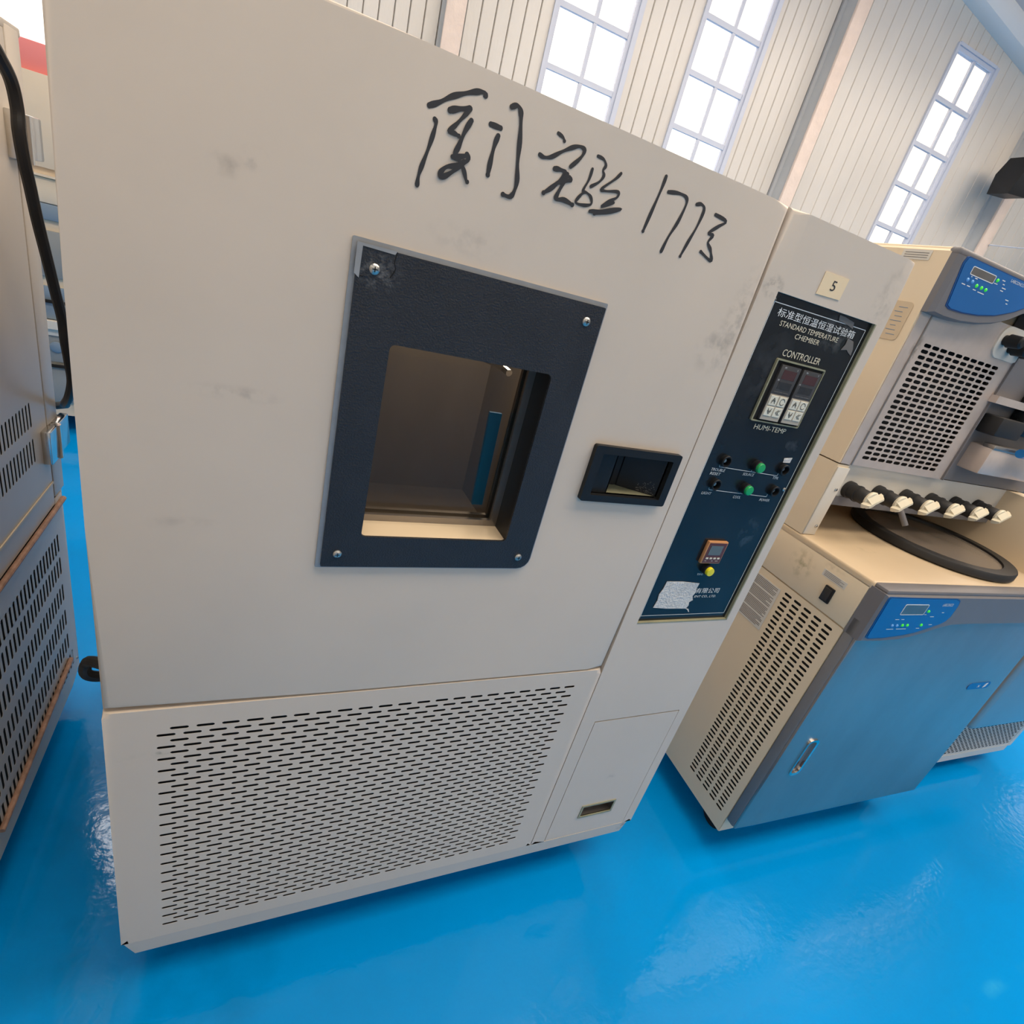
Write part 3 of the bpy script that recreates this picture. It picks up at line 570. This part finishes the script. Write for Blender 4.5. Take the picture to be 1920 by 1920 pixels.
cb = MB().tube([(-.271, .38, 1.60), (-.235, .45, 1.592), (-.205, .52, 1.565), (-.2, .555, 1.544), (-.2, .590, 1.520), (-.2, .603, 1.485), (-.2, .600, 1.455), (-.2, .608, 1.413), (-.2, .623, 1.376), (-.2, .643, 1.320), (-.2, .674, 1.252), (-.2, .706, 1.180), (-.2, .730, 1.128), (-.2, .735, 1.085), (-.202, .755, 1.036), (-.205, .775, .985), (-.225, .82, .93), (-.252, .885, .888), (-.262, .925, .872), (-.285, .945, .86)], .0095, 10, 5)
tag(cb.build('power_cable', 'cable_black'), 'thick black power cable hanging down beside the louvred cabinet', 'cable')

# ================================================================== drawer cabinet seen through the gap
B = thing('drawer_cabinet', 'beige and blue-grey drawer cabinet far back, seen through the gap between the machines', 'cabinet', (-1.0, 3.4, FZ))
MB().box(-1.75, -.30, 3.02, 3.8, .06, 1.715).build('body', 'bg_beige', B)
for z0, z1, mt_, nm in ((1.33, 1.715, 'bg_beige', 'front_panel'), (1.175, 1.288, 'bg_beige', 'front_panel'), (1.098, 1.172, 'bg_bluegrey', 'drawer'), (.823, 1.048, 'bg_grey', 'drawer'), (.706, .775, 'bg_bluegrey', 'drawer'), (.606, .698, 'bg_bluegrey', 'drawer'), (.375, .520, 'bg_grey', 'drawer'), (.146, .345, 'bg_grey', 'drawer')):
    MB().bbox(-1.74, -.31, 3.0, 3.02, z0, z1, .003).build(nm, mt_, B)
MB().box(-1.75, -.30, 2.985, 3.02, 1.29, 1.30).build('ledge', 'bg_beige', B)
MB().box(-1.75, -.30, 2.97, 3.02, .560, .602).build('ledge', 'label_grey', B)
MB().box(-1.75, -.30, 2.99, 3.02, .522, .556).build('ledge', 'white_base', B)
for z in (.700, .355): MB().box(-.885, -.40, 2.985, 3.0, z - .007, z + .007).build('drawer_pull', 'dark_void', B)
MB().lathe((-.845, 3.0, .46), (0, -1, 0), [(0, .03), (.008, .03), (.012, .022)], 20).build('lock', 'bg_bluegrey', B)
MB().lathe((-.97, 3.0, .93), (0, -1, 0), [(0, .012), (.008, .012)], 12).build('knob', 'ink_grey', B)
for x in (-1.65, -.40):
    for y in (3.08, 3.7): MB().box(x - .03, x + .03, y - .03, y + .03, FZ, .06).build('foot', 'black_plastic', B)
rb = MB().bbox(-1.45, -.45, 3.03, 3.5, 1.715, 1.835, .006).build('red_box', 'bg_red'); tag(rb, 'pale red box lying on top of the drawer cabinet', 'box')

# ================================================================== freeze dryer console on the right
FO = (1.55, -.049, 0); FR = math.radians(-2.5)
F = thing('freeze_dryer', 'beige freeze dryer console with vented side, blue keypad and steel door, standing beside the chamber', 'freeze dryer', (.45, .33, FZ), FR, origin=FO)
FW, FD = .90, .66
MB().box(.004, FW, .0, FD, .05, .975).build('body', 'beige_paint', F)
sp = MB(); Ps = lambda u, v, d: (d, u, v)
vr = []
for r in range(46): vr.append((.8285 - r * .01582, .01582, [.0365 + i * .0348 for i in range(5)], .0348))
slots(sp, Ps, .0, FD, .052, .8495, vr, .0262, .0076, .0006); raw(sp, 'vented_side_panel', 'beige_paint', F)
MB().box(.0032, .0036, .01, .22, .09, .845).build('slot_backing', 'dark_void', F, ang=0)  # black sheet gives the vents their inner shade as colour
MB().bbox(-.001, .01, .001, FD, .8535, .984, .001).build('upper_side_panel', 'beige_paint', F)
MB().bbox(-.001, FW + .012, -.006, FD, .972, 1.0, .008, 3).build('counter_top', 'beige_top', F)
sw = MB().bbox(-.007, .0, .066, .094, .880, .924, .002).build('power_switch', 'black_plastic', F)
MB().bbox(-.011, -.006, .070, .090, .885, .920, .002).build('rocker', 'rubber_black').parent = sw
lb = MB().box(-.0018, -.0008, .049, .121, .938, .957).build('rating_plate', 'label_grey', F, label='faded rating plate')
ln = MB()
for i in range(4): ln.box(-.0022, -.0019, .055 + (i % 2) * .012, .116, .9415 + i * .0038, .9425 + i * .0038)
ln.build('print', 'ink_grey', None).parent = lb
wl = MB().box(-.0012, -.0003, .203, .300, .683, .829).build('instruction_label', 'label_grey', F, label='grey label with dense lines of print')
ln = MB()
for i in range(30):
    if i in (7, 15, 23): continue
    ln.box(-.0016, -.0013, .210 + random.random() * .03 * (i % 3 == 0), .296, .689 + i * .0046, .6908 + i * .0046)
ln.build('print', 'ink_grey', None).parent = wl
# door
MB().bbox(.0, FW, -.030, .0, .112, .90, .006).build('door_frame', 'grey_frame', F)
HX0, HX1, HZ0, HZ1 = .086, .124, .345, .478
dr = sheet([.004, FW - .002], [.112, .898], [(HX0, HX1, HZ0, HZ1)], -.036, -.0295, .004)
fd = dr.build('steel_door', 'stainless', F)
A = rrect(HX0 - .004, HX1 + .004, HZ0 - .006, HZ1 + .006, .018, 5); Bq = rrect(HX0 + .003, HX1 - .003, HZ0 + .003, HZ1 - .003, .013, 5); Cq = rrect(HX0 + .004, HX1 - .004, HZ0 + .004, HZ1 - .004, .012, 5)
hm = MB().loft([[(x, -.036, z) for x, z in A], [(x, -.040, z) for x, z in A], [(x, -.039, z) for x, z in Bq], [(x, -.012, z) for x, z in Cq]], False, True).build('pull_cup', 'chrome', None, label='chrome recessed pull'); hm.parent = fd
MB().bbox(HX0 + .006, HX1 - .005, -.030, -.014, HZ0 + .006, HZ0 + .045, .004).build('catch', 'brown', None).parent = fd
hs = MB().prism(rrect(.703, .826, .626, .653, .012, 4), -.0372, -.0362).build('door_badge', 'blue_panel', None, label='blue badge on the steel door'); hs.parent = fd
text('x', .755, .633, .010, -.0376, 'print_white', F, .770, 'badge_mark'); MB().prism([(.790, .630), (.804, .633), (.808, .649), (.795, .646)], -.0378, -.0374).build('badge_mark', 'print_white', F, ang=0)
# bezel with blue keypad
prof = [(.0, .848), (.08, .846), (.15, .849), (.20, .857), (.25, .870), (.30, .885), (.345, .8935), (.42, .8955), (FW, .8955), (FW, .988), (.0, .988)]
bz_ = MB(); bz_.loft([[(x, .0, z) for x, z in prof], [(x, -.040, z) for x, z in prof], [(min(max(x, .006), FW - .006), -.045, min(max(z + (.004 if z < .9 else 0), 0), .984)) for x, z in prof]], False, True).build('bezel', 'grey_bezel', F, ang=25)
MB().bbox(.004, FW, -.040, .0, .984, .999, .006).build('bezel_top', 'grey_bezel', F)
def keypad(pts, y, leds, scr, logo, marks, root):
    cx = sum(p[0] for p in pts) / len(pts); cz = sum(p[1] for p in pts) / len(pts)
    o = MB().prism([(cx + (x - cx) * 1.035, cz + (z - cz) * 1.05) for x, z in pts], y - .001, y + .002).build('keypad_edge', 'blue_trim', root, ang=0)
    k = MB().prism(pts, y - .0022, y + .001).build('keypad', 'blue_panel', root, ang=0, label='blue keypad with display and indicator lamps'); yy = y - .0026
    a, b, c, d = scr
    f_ = ring((a - .0015, b + .0015, c - .0015, d + .0015), (a, b, c, d), yy - .0004, yy + .0006, .004, .003).build('display_frame', 'print_white', None); f_.parent = k
    MB().prism(rrect(a, b, c, d, .003), yy - .0001, yy + .0008).build('display', 'steel_dark', None, ang=0).parent = k
    for x, z, m_ in leds: MB().lathe((x, yy + .0008, z), (0, -1, 0), [(0, .0042), (.0012, .0042), (.003, .0028), (.0036, .001)], 12).build('indicator_lamp', m_, None).parent = k
    text(logo[0], logo[1], logo[2], logo[3], yy, 'print_white', None, logo[4], 'logo').parent = k
    kpn = bars([(x - l / 2, z, x + l / 2, z) for x, z, l in marks], yy, 'print_white', 'keypad_print', .0009); kpn.parent = k; kpn['kind'] = 'stuff'
keypad([(.012, .989 - .012), (.016, .9815), (.285, .9795), (.303, .974), (.309, .958), (.309, .925), (.300, .910), (.285, .902), (.245, .889), (.20, .876), (.15, .868), (.09, .8625), (.030, .8610), (.018, .866)], -.045,
       [(.085, .9000, 'led_blue'), (.104, .9000, 'led_blue'), (.126, .9005, 'led_green'), (.146, .9005, 'led_green'), (.196, .9440, 'led_green'), (.204, .9005, 'led_green')], (.088, .181, .9345, .9635), ('LABCONCO', .240, .9600, .0085, .284),
       [(.09, .919, .016), (.112, .919, .012), (.085, .889, .028), (.130, .889, .040), (.191, .934, .010), (.226, .927, .016), (.262, .940, .010), (.198, .890, .014), (.243, .901, .014)], F)
LD = thing('vacuum_lid', 'round brownish lid with black rubber rim lying on the console counter', 'lid', (.588, .238, 1.0), FR, origin=FO)
MB().lathe((.588, .238, 1.0), (0, 0, 1), [(0.0005, .226), (.006, .232), (.022, .232), (.027, .229), (.027, .195), (.020, .193)], 64, True, False).build('gasket', 'rubber_black', LD, label='black rubber rim')
MB().lathe((.588, .238, 1.0), (0, 0, 1), [(.004, .194), (.021, .194)], 64).build('disc', 'acrylic', LD)
for x in (.10, .80):
    for y in (.09, .56):
        MB().cyl((x - .012, y, FZ + .045), (x + .012, y, FZ + .045), .045, n=20).box(x - .02, x + .02, y - .02, y + .02, .02, .052).build('caster', 'rubber_black', F)

# ================================================================== upper tray dryer standing on the console
G = thing('tray_dryer', 'beige upper dryer unit with slotted steel front and six white-capped valves, standing on the console', 'freeze dryer', (.46, .42, 1.0), FR, origin=FO)
S0, GW, GD = .231, .93, .66
MB().box(.0, .045, S0, GD, 1.0, 1.212).box(.845, GW, .05, GD, 1.0, 1.212).box(.045, .845, GD - .03, GD, 1.0, 1.212).build('pedestal', 'beige_paint', G)
MB().bbox(.002, .048, S0 - .004, S0, 1.002, 1.205, .001).build('bracket', 'label_grey', G)
for z in (1.142, 1.029): screw(G, .036, S0 - .004, z, .005)
MB().box(.045, .845, .247, .252, 1.092, 1.212).build('manifold_plate', 'label_grey', G)
MB().box(.048, .845, .243, .2465, 1.092, 1.118).build('manifold_rail', 'grey_bezel', G)
for k in range(6):
    x = .107 + k * .1245; z = 1.143
    vb = MB().lathe((x, .246, z), (0, -1, 0), [(0, .024), (.012, .024), (.013, .0215), (.030, .0215), (.031, .0235), (.036, .0235), (.037, .0205), (.062, .0205), (.067, .017), (.070, .012)], 22).build('valve', 'rubber_black', G, label='black rubber manifold valve with ivory knob')
    kn = MB(); Q = .180; kn.lathe((x, Q, z), (0, -1, 0), [(0, .013), (.004, .0235), (.009, .0245), (.013, .022)], 20)
    t0 = math.radians(32); cs, sn = math.cos(t0), math.sin(t0)
    def kp(a_, b_, y): return (x + a_ * cs - b_ * sn, Q - y, z + a_ * sn + b_ * cs)
    kn.loft([[kp(-.033, -.007, .008), kp(.033, -.007, .008), kp(.033, .007, .008), kp(-.033, .007, .008)], [kp(-.032, -.006, .015), kp(.032, -.006, .015), kp(.032, .006, .015), kp(-.032, .006, .015)], [kp(-.024, -.003, .026), kp(.024, -.003, .026), kp(.024, .003, .026), kp(-.024, .003, .026)]], True, True)
    kn.loft([[kp(-.017, -.0185, .010), kp(.017, -.0185, .010), kp(.017, .0185, .010), kp(-.017, .0185, .010)], [kp(-.016, -.004, .025), kp(.016, -.004, .025), kp(.016, .004, .025), kp(-.016, .004, .025)]], True, True)
    kn.build('knob', 'cap_ivory', None, ang=30).parent = vb
MB().cyl((.30, .20, 1.115), (.315, .175, 1.080), .008, n=12).build('drain_tube', 'grey_bezel', G)
# upper housing
hz0, hz1 = 1.2155, 1.742
MB().box(.045, GW, S0 + .055, GD, hz0 + .002, hz1 - .012).build('housing', 'beige_paint', G)
MB().loft([[(.0, S0, hz0), (.0, GD, hz0), (.0, GD, hz1 - .01), (.0, S0, hz1 - .01)], [(.008, S0, hz0), (.008, GD, hz0), (.008, GD, hz1), (.008, S0, hz1)]], True, True).build('side_panel', 'beige_paint', G)
MB().bbox(.004, GW, S0, GD, hz1 - .012, hz1, .005).build('top_panel', 'beige_paint', G)
lp = MB().box(-.0014, -.0004, .273, .345, 1.709, 1.7305).build('rating_plate', 'label_grey', G, label='faded plate near the top of the side')
ln = MB()
for i in range(3): ln.box(-.0018, -.0015, .279, .338, 1.7135 + i * .005, 1.7147 + i * .005)
ln.build('print', 'ink_grey', None).parent = lp
sl2 = MB().prism(rrect(.252, .33, 1.528, 1.617, .010), -.0014, -.0004, 'x').build('instruction_label', 'beige_top', G, ang=0, label='pale label with short printed lines')
ln = MB()
for i in range(7): ln.box(-.0018, -.0015, .262 + (i % 3) * .004, .285 + (i % 2) * .006, 1.540 + i * .0105, 1.5415 + i * .0105)
ln.build('print', 'bg_bluegrey', None).parent = sl2
fp = MB(); rows = [(1.5375 - r * .01415, .01415, [.0885 + i * .0331 for i in range(10)], .0331) for r in range(22)]
slots(fp, lambda u, v, d: (u, S0 + d, v), .044, .447, hz0, 1.64, rows, .0285, .0088, .001); raw(fp, 'slotted_front', 'stainless_worn', G)
MB().box(.004, .0445, S0 - .002, S0 + .01, hz0, 1.64).build('front_edge', 'stainless_worn', G)
MB().box(.0415, .0455, S0 - .0045, S0 + .002, hz0, 1.64).build('front_ridge', 'stainless', G)
MB().box(.05, .44, S0 + .03, S0 + .034, hz0 + .003, 1.64).build('shade_backing', 'dark_void', G)  # interior shade behind the slotted front, painted as a black sheet
MB().box(.447, GW, S0 + .01, S0 + .05, hz0, 1.69).build('grey_front', 'grey_bezel', G)
MB().box(.447, .452, S0 - .006, S0 + .02, hz0, 1.69).build('front_edge', 'grey_bezel', G)
ty = MB().bbox(.50, .86, S0 - .05, S0 + .02, 1.262, 1.340, .004).build('steel_tray', 'stainless_worn', G)
MB().bbox(.50, .86, S0 - .052, S0 - .02, 1.336, 1.350, .003).build('tray_lip', 'stainless', None).parent = ty
MB().bbox(.475, .60, S0 - .045, S0 + .01, 1.372, 1.425, .006).build('latch_block', 'rubber_black', G)
MB().bbox(.60, .80, S0 - .03, S0 + .01, 1.385, 1.55, .008).build('chamber_door', 'panel_black', G)
MB().cyl((.585, S0 - .075, 1.345), (.72, S0 - .075, 1.345), .013, n=16).build('blue_grip', 'handle_blue', G, label='blue lever grip')
MB().box(.44, .62, S0 - .02, S0 + .012, 1.455, 1.475).build('hinge_arm', 'stainless_worn', G)
kp_ = MB().prism(rrect(.325, .46, 1.560, 1.640, .03, 6), S0 - .004, S0 + .001).build('knob_plate', 'label_grey', G)
for x, z in ((.352, 1.605), (.392, 1.592), (.438, 1.592)):
    MB().lathe((x, S0 - .003, z), (0, -1, 0), [(0, .013), (.01, .013), (.011, .017), (.04, .015), (.044, .010)], 20).build('black_knob', 'black_plastic', G)
bp = [(.0, 1.602), (.05, 1.600), (.11, 1.602), (.18, 1.611), (.24, 1.625), (.285, 1.642), (.33, 1.668), (.37, 1.680), (GW, 1.683), (GW, 1.728), (.0, 1.728)]
MB().loft([[(x, S0, z) for x, z in bp], [(x, S0 - .016, z) for x, z in bp], [(min(max(x, .012), GW - .01), S0 - .024, z + (.005 if z < 1.7 else -.002)) for x, z in bp]], False, True).build('bezel', 'grey_bezel', G, ang=25)
MB().bbox(.0, GW, S0 - .018, S0 + .01, 1.722, 1.743, .008, 3).build('bezel_top', 'grey_bezel', G)
keypad([(.022, 1.712), (.026, 1.724), (.034, 1.727), (.36, 1.727), (.372, 1.72), (.365, 1.706), (.33, 1.690), (.28, 1.664), (.22, 1.643), (.16, 1.631), (.10, 1.6245), (.055, 1.6235), (.040, 1.628)], S0 - .024,
       [(.058, 1.6870, 'led_blue'), (.077, 1.6868, 'led_blue'), (.098, 1.6828, 'led_green'), (.118, 1.6826, 'led_green'), (.136, 1.6822, 'led_green'), (.158, 1.7085, 'led_green')], (.056, .146, 1.6995, 1.7145), ('LABCONCO', .205, 1.7165, .0065, .262),
       [(.066, 1.6955, .004), (.084, 1.6955, .010), (.052, 1.6765, .014), (.072, 1.6765, .012), (.098, 1.674, .012), (.125, 1.673, .026), (.158, 1.7015, .014), (.180, 1.713, .012), (.187, 1.706, .008), (.195, 1.699, .016), (.192, 1.693, .012), (.23, 1.680, .014), (.236, 1.673, .008)], G)

# ================================================================== second console, set back at the right edge
N = thing('steel_cabinet', 'steel cabinet with slotted kick grille, half hidden behind the console at the right', 'cabinet', (1.5, .45, FZ), FR, origin=FO)
MB().box(1.06, 1.88, .112, .80, .07, .97).build('body', 'grey_frame', N)
q = MB(); rows = [(.190 - r * .0105 + .126, .0105, [1.08 + (.0145 if r % 2 else 0) + i * .029 for i in range(27)], .029) for r in range(24)]
slots(q, lambda u, v, d: (u, .10 + d, v), 1.06, 1.868, .058, .33, rows, .0225, .0068, .0004, nc=2); raw(q, 'kick_grille', 'mesh_light', N)
MB().box(1.065, 1.86, .1035, .1055, .06, .325).build('grille_backing', 'dark_void', N)  # shade behind the kick grille painted as a black sheet
MB().box(1.06, 1.872, .0985, .14, .022, .058).build('base_rail', 'white_base', N)
MB().box(1.868, 1.90, .0985, .80, .05, .97).build('side_post', 'white_base', N)
bm_ = MB().bbox(1.215, 1.93, .040, .099, .292, .93, .018, 4).build('steel_door', 'm2_blue', N)
MB().bbox(1.06, 1.95, .05, .80, .97, 1.0, .006).build('counter_top', 'beige_top', N)
for x in (1.15, 1.78):
    for y in (.2, .7): MB().cyl((x, y, FZ), (x, y, .075), .02, n=14).build('foot', 'rubber_black', N)

# ================================================================== things on the far wall
c_, s_ = math.cos(WTH), math.sin(WTH)
def W3(u, y, z): return (WO[0] + c_ * u - s_ * y, WO[1] + s_ * u + c_ * y, z)
H = thing('wall_speaker', 'black box-shaped unit mounted high on the column at the right edge', 'speaker', (6.37, -.35, 4.0), WTH, origin=WO)
MB().loft([[(5.72, -.60, 3.70), (6.06, -.60, 3.74), (6.06, -.36, 3.74), (5.72, -.36, 3.70)], [(5.74, -.64, 3.92), (6.14, -.64, 3.97), (6.14, -.33, 3.97), (5.74, -.33, 3.92)], [(5.84, -.58, 4.12), (6.20, -.58, 4.17), (6.20, -.33, 4.17), (5.84, -.33, 4.12)]], True, True).build('housing', 'black_plastic', H)
MB().box(6.10, 6.36, -.36, -.20, 3.95, 4.03).build('bracket', 'cable_black', H)
wi = MB().tube([W3(6.43, -.235, 3.30), W3(7.2, -.3, 3.45), W3(8.4, -.4, 3.78)], .008, 6, 6).build('wall_wire', 'window_frame'); tag(wi, 'thin pale wire running along the far wall at the right edge', 'wire')

for o in bpy.data.objects:
    if '_base' in o: del o['_base']
